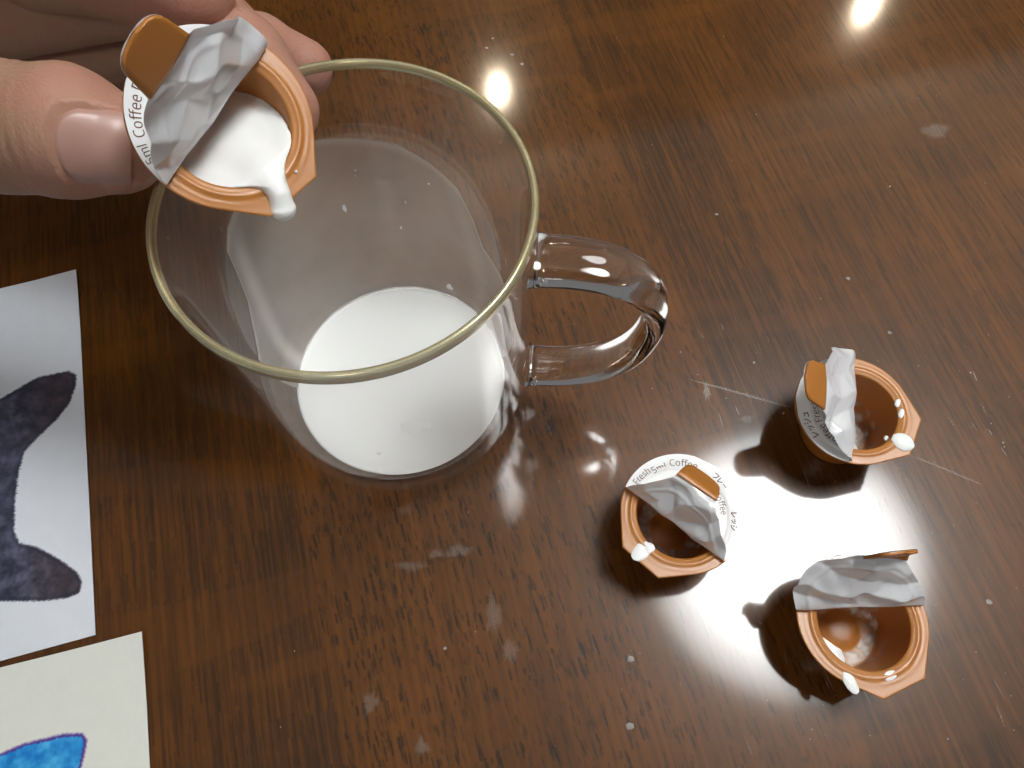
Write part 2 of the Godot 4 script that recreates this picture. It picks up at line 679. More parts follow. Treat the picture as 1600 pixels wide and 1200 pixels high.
func r_in(y: float) -> float:
	for k in inner_prof.size() - 1:
		if y <= inner_prof[k + 1].y and inner_prof[k + 1].y > inner_prof[k].y:
			return lerpf(inner_prof[k].x, inner_prof[k + 1].x, clampf((y - inner_prof[k].y) / (inner_prof[k + 1].y - inner_prof[k].y), 0, 1))
	return 37.5


func mug() -> void:
	var o := thing("glass_cup", "clear glass cup with looped handle and a little white milk inside", "cup")
	var prof := smooth_path(PackedVector2Array([Vector2(0.01, 0.9), Vector2(24, 0.9), Vector2(27, 0.2), Vector2(29.6, 0.3), Vector2(32.2, 1.5), Vector2(35.3, 4.4), Vector2(37.4, 9), Vector2(38.45, 16), Vector2(38.8, 30), Vector2(39.1, 60), Vector2(39.7, 86)]), 5)
	prof.append_array(PackedVector2Array([Vector2(39.95, 87.8), Vector2(39.95, 88.8), Vector2(39.7, 89.55), Vector2(39.25, 89.8), Vector2(38.8, 89.5), Vector2(38.55, 88.8)]))
	var back := smooth_path(inner_prof, 5)
	back.reverse()
	prof.append_array(back)
	part("bowl", lathe(prof, 128), mats.thin_glass, o)
	part("gilt_rim", lathe(PackedVector2Array([Vector2(39.85, 86.6), Vector2(40.1, 87.0), Vector2(40.15, 88.85), Vector2(39.85, 89.7), Vector2(39.25, 90.0), Vector2(38.65, 89.65), Vector2(38.38, 88.9), Vector2(38.3, 88.2), Vector2(38.36, 88.2), Vector2(38.44, 88.88), Vector2(38.7, 89.58), Vector2(39.25, 89.92), Vector2(39.8, 89.63), Vector2(40.08, 88.82), Vector2(40.04, 87.0), Vector2(39.8, 86.6)]), 128, true), mats.gilt, o)
	# handle: a flattened glass strap in the upright plane 9 degrees towards the viewer
	var path := smooth_path(PackedVector2Array([Vector2(38.6, 75), Vector2(42, 75), Vector2(48, 75.2), Vector2(56, 74), Vector2(62.5, 70.5), Vector2(67, 64.5), Vector2(69, 57), Vector2(68.5, 49), Vector2(66, 39.5), Vector2(60.5, 31), Vector2(53, 25.5), Vector2(46, 23), Vector2(41, 22.2), Vector2(38.4, 22)]), 6)
	var v := PackedVector3Array()
	var seg := 28
	var az := deg_to_rad(8.0)
	var er := Vector3(cos(az), 0, sin(az))
	var et := Vector3(-sin(az), 0, cos(az))
	var n := path.size()
	for i in n:
		var d := (path[mini(i + 1, n - 1)] - path[maxi(i - 1, 0)]).normalized()
		var nn := Vector2(-d.y, d.x)
		var q := float(i) / (n - 1)
		var flare := maxf(0.0, 1.0 - q * 14.0) + maxf(0.0, 1.0 - (1.0 - q) * 14.0)
		var hw := 6.3 + 0.6 * flare + 0.5 * smoothstep(0.5, 0.2, q) - 0.7 * sin(q * PI)
		var hh := 2.9 + 0.8 * flare
		for j in seg:
			var a := TAU * j / seg
			var cx := signf(cos(a)) * pow(absf(cos(a)), 0.8) * hw
			var cy := signf(sin(a)) * pow(absf(sin(a)), 0.8) * hh
			var rr := path[i] + nn * cy
			var p := er * rr.x + Vector3.UP * rr.y + et * cx
			if i < 3 or i > n - 4:      # the ends follow the curved wall
				var wall := 39.0 + 0.06 + (p.y - 22.0) * 0.008
				var rad := Vector2(p.x, p.z).length()
				if i == 0 or i == n - 1 or rad < wall:
					var s := wall / rad
					p = Vector3(p.x * s, p.y, p.z * s)
			v.append(p)
	var idx := grid_idx(n, seg, true)
	for e in [0, n - 1]:
		var c := Vector3.ZERO
		for j in seg:
			c += v[e * seg + j]
		c /= seg
		var rad := Vector2(c.x, c.z).length()
		var wall := 39.06 + (c.y - 22.0) * 0.008
		c = Vector3(c.x * wall / rad, c.y, c.z * wall / rad)
		var base := v.size()
		v.append(c)
		for j in seg:
			v.append(v[e * seg + j])
		for j in seg:
			var a := base + 1 + j
			var b := base + 1 + (j + 1) % seg
			idx.append_array([base, b, a] if e == 0 else [base, a, b])
	part("handle", build(v, idx, PackedVector2Array(), PackedColorArray(), true), mats.glass, o)

	# milk: a pool on the bottom that meets the wall, a thin film it left on the back wall, and drops
	var milk := thing("milk", "white milk pool on the bottom of the glass cup", "milk")
	var top := 5.1
	var mp := PackedVector2Array([Vector2(0.01, top - 0.15), Vector2(14, top - 0.12), Vector2(26, top - 0.05), Vector2(29.6, top + 0.02), Vector2(30.9, top + 0.2), Vector2(r_in(top + 0.55) + 0.1, top + 0.55), Vector2(r_in(top) + 0.2, top), Vector2(30.1, 4.1), Vector2(27.0, 2.9), Vector2(20, 2.5), Vector2(0.01, 2.5)])
	part("pool", lathe(mp, 96), mats.milk, milk)
	film(milk)
	part("ripple", blob(4.2, 0.45, 2.2, 61, 0.25), mats.milk, milk, Vector3(4.5, top - 0.16, 16.5))
	part("bubble", blob(0.8, 0.5, 0.7, 62, 0.05), mats.milk, milk, Vector3(-5.5, top - 0.1, 24.5))
	part("bubble", blob(0.5, 0.35, 0.5, 63, 0.05), mats.milk, milk, Vector3(7.2, top - 0.1, 17.4))
	for d in [[-109.0, 42.0, 0.55, 1.7], [-87.0, 30.0, 0.4, 0.8], [-64.0, 7.2, 1.3, 2.6], [-70.0, 52.0, 0.25, 0.3], [-100.0, 56.0, 0.25, 0.3], [-100.5, 54.0, 0.22, 0.25]]:
		var a := deg_to_rad(d[0])
		var r := r_in(d[1]) - 0.02
		var b := part("milk_drop", blob(d[2], 0.35, d[3], int(d[1]), 0.2), mats.milk, milk, Vector3(cos(a) * r, d[1], sin(a) * r))
		var inward := Vector3(-cos(a), 0, -sin(a))
		b.basis = Basis(inward.cross(Vector3.UP), inward, Vector3.UP) if inward.cross(Vector3.UP).cross(inward).dot(Vector3.UP) > 0 else Basis(Vector3.UP.cross(inward), inward, Vector3.UP)


func film(milk: Node3D) -> void:
	var edge := PackedVector2Array([Vector2(-262, 8), Vector2(-250, 12), Vector2(-232, 20), Vector2(-212, 25), Vector2(-196, 27), Vector2(-184, 28), Vector2(-178, 32), Vector2(-170, 41), Vector2(-166.6, 52), Vector2(-165, 60), Vector2(-159, 64), Vector2(-148, 67), Vector2(-128, 72.6), Vector2(-115, 70.8), Vector2(-95, 68), Vector2(-80, 65.5), Vector2(-67, 61), Vector2(-56, 55.6), Vector2(-49, 46), Vector2(-44, 36), Vector2(-32, 31), Vector2(-20, 20), Vector2(-8, 8)])
	var v := PackedVector3Array()
	var col := PackedColorArray()
	var nz := noise(0.06, 21, 3)
	var cols := 45
	var rows := 0
	var k := 0
	for i in 255:
		var th := -262.0 + i
		while k < edge.size() - 2 and edge[k + 1].x < th:
			k += 1
		var top := lerpf(edge[k].y, edge[k + 1].y, clampf((th - edge[k].x) / (edge[k + 1].x - edge[k].x), 0, 1))
		var a := deg_to_rad(th)
		for j in cols:
			var q := float(j) / (cols - 1)
			q = 1.0 - pow(1.0 - q, 1.6)
			var y := lerpf(5.3, top, q)
			var r := r_in(y) - 0.12
			v.append(Vector3(cos(a) * r, y, sin(a) * r))
			var depth := minf(top - y, minf((th + 262.0) * 0.62, (-8.0 - th) * 0.62))
			var al := 0.31 + 0.03 * nz.get_noise_2d(th * 0.6, y)
			al += 0.13 * smoothstep(4.5, 1.2, depth)
			al *= smoothstep(0.0, 1.3, depth) * (0.5 if th < -186.0 else 1.0)
			al += 0.20 * smoothstep(7.0, 0.0, absf(th + 160.0 + (52.0 - y) * 0.22)) * smoothstep(66.0, 48.0, y) * smoothstep(0.0, 2.0, depth)
			al += 0.08 * smoothstep(8.0, 0.0, absf(th + 57.0 - (52.0 - y) * 0.3)) * smoothstep(0.0, 2.0, depth)
			col.append(Color(1, 1, 1, clampf(al, 0, 0.8)))
		rows += 1
	part("milk_film", build(v, grid_idx(rows, cols), PackedVector2Array(), col), mats.milk_film, milk)


# ======================================================================== cards
func cat_cards() -> void:
	var a := PackedVector2Array([Vector2(25.2, 41.4), Vector2(13.6, 36.8), Vector2(4.2, 37.1), Vector2(1.7, 39.2), Vector2(2.1, 43), Vector2(4.2, 48.5), Vector2(8.2, 52.9), Vector2(13.7, 57.2), Vector2(17.8, 60.9), Vector2(19.7, 67.6), Vector2(20.9, 77.4), Vector2(21, 85.2), Vector2(19.6, 89), Vector2(14.6, 91.7), Vector2(9.1, 96.5), Vector2(4.3, 101.6), Vector2(2.9, 104.7), Vector2(3.6, 107.8), Vector2(6.7, 108.3), Vector2(13.3, 107.4), Vector2(25.2, 104.1), Vector2(48, 108), Vector2(78, 98), Vector2(98, 110), Vector2(120, 112), Vector2(120, 32), Vector2(98, 36), Vector2(78, 48), Vector2(48, 36)])
	var o := thing("picture_card", "white card printed with two dark pointed cat ears, beside the cup", "card", "cards on the table", Vector3(-110.4, 0, -43.6))
	card(o, Vector2(0.24722, 0.96896), Vector2(160, 120.6), a, 0, Color(0.82, 0.84, 0.87))
	var b := PackedVector2Array([Vector2(37.3, 21.4), Vector2(31, 20.4), Vector2(21.3, 20.5), Vector2(16.4, 21.5), Vector2(15.2, 23.4), Vector2(16, 27), Vector2(17.5, 31.9), Vector2(21.4, 37.5), Vector2(27.6, 42), Vector2(30, 56), Vector2(27, 72), Vector2(18, 84), Vector2(16, 96), Vector2(34, 97), Vector2(70, 92), Vector2(92, 74), Vector2(92, 44), Vector2(66, 26)])
	o = thing("picture_card", "cream card with bright blue ear printed on it, in the near corner", "card", "cards on the table", Vector3(-67.6, 0, 72.8))
	card(o, Vector2(0.22035, 0.97542), Vector2(160, 118), b, 1, Color(0.83, 0.84, 0.81))


func card(o: Node3D, ey: Vector2, size: Vector2, shape: PackedVector2Array, kind: int, paper: Color) -> void:
	var ppm := 3.5
	var w := int(size.x * ppm)
	var h := int(size.y * ppm)
	var im := Image.create(w, h, false, Image.FORMAT_RGB8)
	im.fill(paper)
	var n1 := noise(0.12, 61 + kind, 4)
	var n2 := noise(0.5, 71 + kind, 3)
	var n3 := noise(0.9, 81 + kind, 2)
	var lo := shape[0]
	var hi := shape[0]
	for p in shape:
		lo = lo.min(p)
		hi = hi.max(p)
	for y in h:
		for x in w:
			var p := Vector2(x, y) / ppm
			var c := paper
			var g := 1.0 + 0.008 * n2.get_noise_2d(p.x * 1.2, p.y * 1.2) + (0.01 * n1.get_noise_2d(p.x, p.y))
			c = Color(c.r * g, c.g * g, c.b * g)
			if p.x > lo.x - 2 and p.x < hi.x + 2 and p.y > lo.y - 2 and p.y < hi.y + 2:
				var fz := Vector2(n3.get_noise_2d(p.x, p.y), n3.get_noise_2d(p.y + 50, p.x)) * (0.22 if kind == 0 else 0.12)
				if kind == 0 and p.x > 14 and p.y > 62 and p.y < 88:
					fz.x += 0.6 * n2.get_noise_2d(p.x * 0.4, p.y * 4.0)
				var cover := 0.0
				for q in [Vector2(0.22, 0.1), Vector2(-0.22, -0.1), Vector2(0.1, -0.22), Vector2(-0.1, 0.22)]:
					if Geometry2D.is_point_in_polygon(p + fz + q, shape):
						cover += 0.25
				var blank := c
				if cover > 0.0:
					var t := 0.5 + 0.8 * n1.get_noise_2d(p.x * 1.3, p.y * 1.3) + 0.3 * n2.get_noise_2d(p.x, p.y)
					if kind == 0:
						var deep := clampf((p.x - 8.0) / 12.0, 0, 1)
						var ear := Color(0.17, 0.16, 0.20).lerp(Color(0.32, 0.27, 0.29), clampf(t, 0, 1))
						var fur := Color(0.15, 0.16, 0.22).lerp(Color(0.36, 0.36, 0.45), clampf(t, 0, 1))
						c = ear.lerp(fur, deep)
						if not inside_by(shape, p + fz, 1.1):
							c = c.lerp(Color(0.12, 0.13, 0.2), 0.4)
					else:
						c = Color(0.05, 0.44, 0.74).lerp(Color(0.30, 0.68, 0.88), clampf(t, 0, 1))
						if not inside_by(shape, p + fz, 0.7):
							c = Color(0.30, 0.20, 0.52)
					c = blank.lerp(c, cover)
			im.set_pixel(x, y, c)
	var m := mat("card_print_%d" % kind, Color.WHITE, 0.42)
	m.albedo_texture = ImageTexture.create_from_image(im)
	var edge := mat("card_edge_%d" % kind, Color(0.8, 0.79, 0.74), 0.8)
	var ex := Vector3(-ey.y, 0, ey.x)
	var e2 := Vector3(ey.x, 0, ey.y)
	var th := 0.45
	var v := PackedVector3Array()
	var uv := PackedVector2Array()
	var rows := 13
	for i in rows:
		for j in rows:
			var p := Vector2(size.x * i / (rows - 1.0), size.y * j / (rows - 1.0))
			# paper never lies quite flat
			var lift := th + 0.15 + (2.2 if kind == 0 else 1.2) * pow(p.x / size.x, 2.0) + 1.1 * pow(maxf(0.0, 1.0 - p.length() / 26.0), 2.0) + 0.12 * sin(p.y * 0.05 + kind)
			v.append(ex * p.x + e2 * p.y + Vector3.UP * lift)
			uv.append(p / size)
	var idx := grid_idx(rows, rows)
	part("printed_face", build(v, idx, uv), m, o)
	var v2 := PackedVector3Array()
	for p in v:
		v2.append(p - Vector3.UP * 0.02)
	for p in v:
		v2.append(p - Vector3.UP * th)
	var id2 := grid_idx(rows, rows)
	id2.append_array(grid_idx(rows, rows, false, rows * rows))
	var rim := PackedInt32Array()
	for k in rows:
		rim.append(k)
	for k in range(1, rows):
		rim.append(k * rows + rows - 1)
	for k in range(rows - 2, -1, -1):
		rim.append((rows - 1) * rows + k)
	for k in range(rows - 2, 0, -1):
		rim.append(k * rows)
	for k in rim.size():
		var p := rim[k]
		var q := rim[(k + 1) % rim.size()]
		var nn := rows * rows
		id2.append_array([p, q, p + nn, q, q + nn, p + nn])
	part("paper_core", build(v2, id2), edge, o)


func inside_by(shape: PackedVector2Array, p: Vector2, d: float) -> bool:
	for q in [Vector2(d, 0), Vector2(-d, 0), Vector2(0, d), Vector2(0, -d), Vector2(d, d) * 0.7, Vector2(-d, -d) * 0.7, Vector2(d, -d) * 0.7, Vector2(-d, d) * 0.7]:
		if not Geometry2D.is_point_in_polygon(p + q, shape):
			return false
	return true


# ======================================================================== creamer portions
# local axes of a creamer: y out of its mouth, x towards the pouring corners, flange at y = 0, millimetres
func flange_outline(with_tab: bool) -> PackedVector2Array:
	var out := PackedVector2Array()
	var cx := -0.8
	var R := 16.2
	var hw := 5.9
	var bx := 16.9
	var kd := Vector2(bx - cx, hw)
	var touch := kd.angle() + acos(R / kd.length())
	if with_tab:
		for k in 13:
			var a := -PI / 2 + PI * k / 12.0
			out.append(Vector2(22.2 + 4.6 * pow(maxf(cos(a), 0.0), 0.9), 5.2 * signf(sin(a)) * pow(absf(sin(a)), 0.8)))
	out.append(Vector2(bx, hw))
	var t0 := Vector2(cx, 0) + Vector2.from_angle(touch) * R
	for k in range(1, 6):
		out.append(Vector2(bx, hw).lerp(t0, k / 6.0))
	var n := 64
	for k in n + 1:
		out.append(Vector2(cx, 0) + Vector2.from_angle(lerpf(touch, TAU - touch, float(k) / n)) * R)
	for k in range(1, 6):
		out.append(Vector2(t0.x, -t0.y).lerp(Vector2(bx, -hw), k / 6.0))
	out.append(Vector2(bx, -hw))
	if not with_tab:
		for k in range(1, 6):
			out.append(Vector2(bx, -hw + 2 * hw * k / 6.0))
	return out


func bead(r: float) -> float:
	return 0.42 * exp(-pow((r - 13.1) / 0.55, 2.0)) + 0.08 * exp(-pow((r - 14.6) / 0.35, 2.0))


func make_creamer_meshes() -> void:
	# moulded body: outer wall, bottom with a dimple, inner wall
	var p := PackedVector2Array([Vector2(0.01, -15.7), Vector2(2.4, -15.9), Vector2(4.2, -16.5), Vector2(5.2, -17.0), Vector2(9.2, -17.0), Vector2(10.0, -16.6), Vector2(10.4, -15.6), Vector2(11.0, -9), Vector2(11.6, -5), Vector2(12.3, -0.55), Vector2(11.62, -0.55), Vector2(11.1, -5), Vector2(10.5, -9), Vector2(9.9, -15.2), Vector2(9.4, -16.1), Vector2(8.8, -16.4), Vector2(5.6, -16.4), Vector2(4.4, -15.9), Vector2(2.6, -15.3), Vector2(0.01, -15.1)])
	body_mesh = lathe(smooth_path(p, 3), 64)
	var outline := flange_outline(false)
	var n := outline.size()
	var v := PackedVector3Array()
	var rows := 22
	# top side from the mouth outwards, then the edge, then the underside back to the mouth
	for i in rows:
		for j in n:
			var dir := outline[j].normalized()
			var q := minf(i / 15.0, 1.0)
			var r := lerpf(11.5, outline[j].length(), q)
			var y := bead(r) * smoothstep(1.0, 0.92, q) - (0.35 * pow(1.0 - q * 8.0, 2.0) if q < 0.125 else 0.0)
			if i == 16:
				r += 0.12
				y = -0.22
			elif i > 16:
				var u := (i - 17) / 4.0
				r = lerpf(outline[j].length() - 0.05, 11.5, u)
				y = -0.5
			v.append(Vector3(dir.x * r, y, dir.y * r))
	var idx := grid_idx(rows, n, true)
	for j in n:
		var a := (rows - 1) * n + j
		var b := (rows - 1) * n + (j + 1) % n
		idx.append_array([a, b, j, b, (j + 1) % n, j])
	flange_mesh = build(v, idx, PackedVector2Array(), PackedColorArray(), true)


var lid := {}


# where a point of the peeled lid lands: flat up to the fold, then bent up and over; side > 0 lies on the printed face
func lid_at(p: Vector2, side: float) -> Vector3:
	var un: Vector2 = lid.u
	var wn := Vector2(-un.y, un.x)
	var u := p.dot(un)
	var w := p.dot(wn)
	var s: float = u - lid.f
	if s <= 0.0:
		return Vector3(p.x, 0.30 + bead(p.length()) * 0.9 + side + lid.lift * pow(clampf((-s - 3.0) / 12.0, 0, 1), 2.0), p.y)
	var rc := 1.1
	var phi: float = lid.phi
	var d: float
	var h: float
	var th: float
	var s1 := phi * rc
	if s < s1:
		th = s / rc
		d = rc * sin(th)
		h = rc * (1.0 - cos(th))
	else:
		th = phi + lid.curl * (s - s1) / 20.0
		var dir := (phi + th) / 2.0
		d = rc * sin(phi) + (s - s1) * cos(dir)
		h = rc * (1.0 - cos(phi)) + (s - s1) * sin(dir)
		var over: float = s - s1 - lid.bend
		if lid.tip != 0.0 and over > 0.0:       # the end of the flap bends a second time
			d -= over * cos(dir)
			h -= over * sin(dir)
			var r2 := 2.2
			var arc: float = absf(lid.tip) * r2
			var sg := signf(lid.tip)
			var a2 := minf(over, arc) / r2
			d += sg * r2 * (sin(th + sg * a2) - sin(th))
			h += -sg * r2 * (cos(th + sg * a2) - cos(th))
			th += sg * a2
			if over > arc:
				d += (over - arc) * cos(th)
				h += (over - arc) * sin(th)
	var amp := smoothstep(0.0, 5.0, s) * smoothstep(0.0, 3.0, 17.5 - p.x)
	var nz: FastNoiseLite = lid.noise
	var c := nz.get_noise_2d(u * 1.0, w * 1.0)
	var k0: float = nz.seed
	var crease := 0.0
	for q in 2:
		var dir2 := Vector2.from_angle(k0 * 1.7 + q * 0.95)
		var wave := p.dot(dir2) / (10.0 + 4.0 * q) + k0 * 0.37 + q * 0.21 + c * 0.25
		crease += absf(wave - floorf(wave) - 0.5) * (0.9 - 0.12 * q)
	var side2: float = side - 0.5 * bead(p.length()) * amp + (amp * (c * 0.3 + crease * 3.4 - 1.5) + 0.05 * w * w * lid.bow * smoothstep(0.0, 12.0, s))
	d += -sin(th) * side2
	h += cos(th) * side2
	var q: Vector2 = un * (lid.f + d) + wn * (w + lid.twist * s)
	return Vector3(q.x, 0.32 + h, q.y)


func cross_at(outline: PackedVector2Array, un: Vector2, u: float) -> Vector2:
	var wn := Vector2(-un.y, un.x)
	var lo := 1e9
	var hi := -1e9
	for k in outline.size():
		var a := outline[k]
		var b := outline[(k + 1) % outline.size()]
		var ua := a.dot(un) - u
		var ub := b.dot(un) - u
		if (ua < 0) == (ub < 0):
			continue
		var w := a.lerp(b, ua / (ua - ub)).dot(wn)
		lo = minf(lo, w)
		hi = maxf(hi, w)
	return Vector2(lo, hi)


func lid_sheet(un: Vector2, outline: PackedVector2Array, side: float, into: ArrayMesh, flip: bool) -> ArrayMesh:
	var wn := Vector2(-un.y, un.x)
	var us := PackedFloat32Array()
	var u_lo := 1e9
	var u_hi := -1e9
	for p in outline:
		u_lo = minf(u_lo, p.dot(un))
		u_hi = maxf(u_hi, p.dot(un))
	var f: float = lid.f
	for k in 30:
		us.append(lerpf(u_lo + 0.02, f, pow(k / 30.0, 0.8)))
	for k in 9:
		us.append(f + 3.0 * k / 9.0)
	var rest := 100
	for k in rest + 1:
		us.append(lerpf(f + 3.0, u_hi - 0.02, 1.0 - pow(1.0 - float(k) / rest, 1.15)))
	var cols := 85
	var v := PackedVector3Array()
	for u in us:
		var r := cross_at(outline, un, u)
		for j in cols:
			v.append(lid_at(un * u + wn * lerpf(r.x, r.y, float(j) / (cols - 1)), side))
	var idx := grid_idx(us.size(), cols)
	if flip:
		idx.reverse()
	return build(v, idx, PackedVector2Array(), PackedColorArray(), false, PackedVector3Array(), into)


func creamer(o: Node3D, psi: float, f: float, phi: float, curl: float, bow: float, lift: float, tip: float, bend: float, twist: float, sd: int, words: Array, kana: Array) -> void:
	part("body", body_mesh, mats.creamer_plastic, o)
	part("flange", flange_mesh, mats.creamer_plastic, o)
	lid = {"u": Vector2.from_angle(deg_to_rad(psi)), "f": f, "phi": deg_to_rad(phi), "curl": curl, "bow": bow, "lift": lift, "tip": deg_to_rad(tip), "noise": noise(0.07, sd, 2), "bend": bend, "twist": twist}
	var outline := flange_outline(true)
	var mesh := lid_sheet(lid.u, outline, 0.05, null, false)
	lid_sheet(lid.u, outline, -0.05, mesh, true)
	mesh.surface_set_material(0, mats.lid_print)
	mesh.surface_set_material(1, mats.foil)
	var l := part("foil_lid", mesh, null, o)
	# the snapped-off plastic tab still stuck to the foil's silver side
	var tab := PackedVector2Array()
	for p in outline:
		if p.x > 17.4:
			tab.append(p)
	var v := PackedVector3Array()
	var rows := 14
	var cols := 13
	for level in [-0.12, -0.75]:
		for i in rows:
			var x := lerpf(17.5, 26.75, i / (rows - 1.0))
			var r := cross_at(outline, Vector2(1, 0), x)
			for j in cols:
				var z := lerpf(r.x, r.y, j / (cols - 1.0))
				v.append(lid_at(Vector2(x, z), level))
	var idx := grid_idx(rows, cols)
	idx.append_array(flipped(grid_idx(rows, cols, false, rows * cols)))
	var ring := PackedInt32Array()
	for j in cols:
		ring.append(j)
	for i in range(1, rows):
		ring.append(i * cols + cols - 1)
	for j in range(cols - 2, -1, -1):
		ring.append((rows - 1) * cols + j)
	for i in range(rows - 2, 0, -1):
		ring.append(i * cols)
	var nn := rows * cols
	for k in ring.size():
		var a := ring[k]
		var b := ring[(k + 1) % ring.size()]
		idx.append_array([a, a + nn, b, b, a + nn, b + nn])
	part("pull_tab", build(v, idx, PackedVector2Array(), PackedColorArray(), true), mats.creamer_plastic, o)
	# print: words run clockwise round the rim, tops outwards
	for w in words:
		lettering(l, w[0], w[1], w[2], w[3])
	for w in kana:
		katakana(l, w[0], w[1], w[2], w[3])


func flipped(idx: PackedInt32Array) -> PackedInt32Array:
	idx.reverse()
	return idx


func lettering(l: Node3D, text: String, deg: float, rad: float, cap: float) -> void:
	var tm := TextMesh.new()
	var fnt := SystemFont.new()
	fnt.font_names = PackedStringArray(["Droid Sans"])
	tm.font = fnt
	tm.text = text
	tm.font_size = 32
	tm.pixel_size = cap / (0.714 * 32.0)
	tm.depth = 0.02
	tm.curve_step = 2.0
	tm.horizontal_alignment = HORIZONTAL_ALIGNMENT_LEFT
	tm.vertical_alignment = VERTICAL_ALIGNMENT_CENTER
	var a := tm.get_mesh_arrays()
	var src: PackedVector3Array = a[Mesh.ARRAY_VERTEX]
	var idx: PackedInt32Array = a[Mesh.ARRAY_INDEX] if a[Mesh.ARRAY_INDEX] != null else PackedInt32Array(range(src.size()))
	var v := PackedVector3Array()
	for p in src:
		var t := deg_to_rad(deg) + p.x / rad
		var q := Vector2(cos(t), sin(t)) * (rad + p.y)
		v.append(lid_at(q, 0.08 + (0.03 if p.z > 0 else 0.0)))
	var keep := PackedInt32Array()
	for t in range(0, idx.size(), 3):
		var ok := true
		for k in 3:
			var p := src[idx[t + k]]
			var an := deg_to_rad(deg) + p.x / rad
			if (Vector2(cos(an), sin(an)) * (rad + p.y)).dot(lid.u) > lid.f - 0.2:
				ok = false
		if ok:
			keep.append_array([idx[t], idx[t + 1], idx[t + 2]])
	if keep.size():
		part("lettering", build(v, keep), mats.lettering_ink, l)


func katakana(l: Node3D, glyphs: String, deg: float, rad: float, size: float) -> void:
	var strokes := {
		"ko": [[0, 1, 1, 1], [1, 1, 1, 0], [0, 0, 1, 0]], "bar": [[0, 0.5, 1, 0.5]], "hi": [[0, 1, 0, 0], [0, 0, 1, 0], [0, 0.55, 0.95, 0.75]],
		"fu": [[0, 1, 1, 1], [1, 1, 0.75, 0.4], [0.75, 0.4, 0.2, 0]], "re": [[0.1, 1, 0.1, 0], [0.1, 0, 1, 0.6]], "tsu": [[0.1, 0.7, 0.2, 0.45], [0.4, 0.75, 0.5, 0.5], [0.9, 0.75, 0.75, 0.3], [0.75, 0.3, 0.35, 0]],
		"shi": [[0.05, 1, 0.3, 0.85], [0, 0.6, 0.25, 0.45], [0.1, 0, 0.6, 0.2], [0.6, 0.2, 1, 0.8]], "yu": [[0.15, 0.6, 0.8, 0.6], [0.8, 0.6, 0.7, 0.05], [0, 0, 1, 0]],
	}
	var v := PackedVector3Array()
	var idx := PackedInt32Array()
	var x := 0.0
	for g in glyphs.split(" "):
		for s in strokes[g]:
			var a := Vector2(s[0], s[1]) * Vector2(0.8, 1.0) * size
			var b := Vector2(s[2], s[3]) * Vector2(0.8, 1.0) * size
			var n := (b - a).normalized().orthogonal() * 0.13
			var base := v.size()
			for level in [0.08, 0.11]:
				for q in [a - n, a + n, b + n, b - n]:
					var t: float = deg_to_rad(deg) + (x + q.x) / rad
					v.append(lid_at(Vector2(cos(t), sin(t)) * (rad + q.y - size / 2), level))
			idx.append_array([base + 4, base + 5, base + 6, base + 4, base + 6, base + 7])
			for k in 4:
				var k2 := (k + 1) % 4
				idx.append_array([base + k, base + k2, base + 4 + k, base + k2, base + 4 + k2, base + 4 + k])
		x += size * 1.08
	part("lettering", build(v, idx), mats.katakana_ink, l)


func creamers() -> void:
	make_creamer_meshes()
	var grp := "emptied creamer cups on the table"
	var o := thing("creamer_cup", "empty brown creamer cup standing farthest from the viewer, foil folded over its left side", "creamer cup", grp, Vector3(130, 17.02, 19.5))
	o.rotation.y = deg_to_rad(-29)
	creamer(o, -16, -2.2, 134, 0.1, 0.25, 0.6, 0, 99, -0.17, 3, [["Coffee Fresh", 92, 11.6, 1.9]], [["re tsu shi yu", 120, 14.9, 1.9]])
	residue(o, 3)
	drop(o, Vector3(14.2, 0.0, 3.2), 3.1, 1.0, 2.6, 1)
	drop(o, Vector3(11.4, 0.1, -4.9), 0.8, 0.5, 1.6, 2)
	drop(o, Vector3(9.6, 0.1, -7.6), 0.8, 0.5, 1.5, 3)
	drop(o, Vector3(3.0, -16.4, 3.5), 5.5, 0.8, 3.5, 4)
	drop(o, Vector3(10.6, -3.0, 2.6), 0.7, 0.7, 0.9, 8)
	o = thing("creamer_cup", "empty brown creamer cup closest to the glass cup, with printed white lid rim showing", "creamer cup", grp, Vector3(77.5, 17.02, 48.1))
	o.rotation.y = deg_to_rad(-133.6)
	creamer(o, -2.7, 2.3, 120, 0.05, -0.1, 0.3, 105, 10.5, 0.0, 8, [["Fresh", 84, 14.3, 1.65], ["5ml", 108, 13.6, 1.8], ["Coffee", 130, 14.2, 1.9], ["Coffee", 196, 11.4, 1.6]], [["fu re bar", 180, 14.6, 1.6], ["re tsu shi", 226, 14.0, 1.6]])
	residue(o, 4)
	drop(o, Vector3(14.6, 0.0, 1.6), 3.1, 0.42, 2.0, 5)
	drop(o, Vector3(12.6, 0.0, 0.6), 1.6, 0.6, 1.5, 6)
	o = thing("creamer_cup", "empty brown creamer cup nearest the viewer, wide silver foil flap standing up behind", "creamer cup", grp, Vector3(120.3, 17.02, 76.4))
	o.rotation.y = deg_to_rad(-67.7)
	creamer(o, 22, -4.4, 119, 0.1, 0.1, 0.5, -46, 17, 0.3, 13, [["Coffee Fresh", 120, 14.2, 1.8]], [["ko bar hi bar", 100, 15.0, 1.7]])
	residue(o, 5)
	drop(o, Vector3(10.6, 0.0, 11.2), 2.9, 0.45, 1.5, 7)
	drop(o, Vector3(13.0, 0.1, 1.4), 1.1, 0.25, 1.9, 9)
	drop(o, Vector3(4.0, -16.4, 4.6), 4.5, 0.5, 2.2, 10)
	held()


func drop(o: Node3D, at: Vector3, rx: float, ry: float, rz: float, sd: int) -> void:
	part("milk_drop", blob(rx, ry, rz, sd, 0.05), mats.milk, o, at)


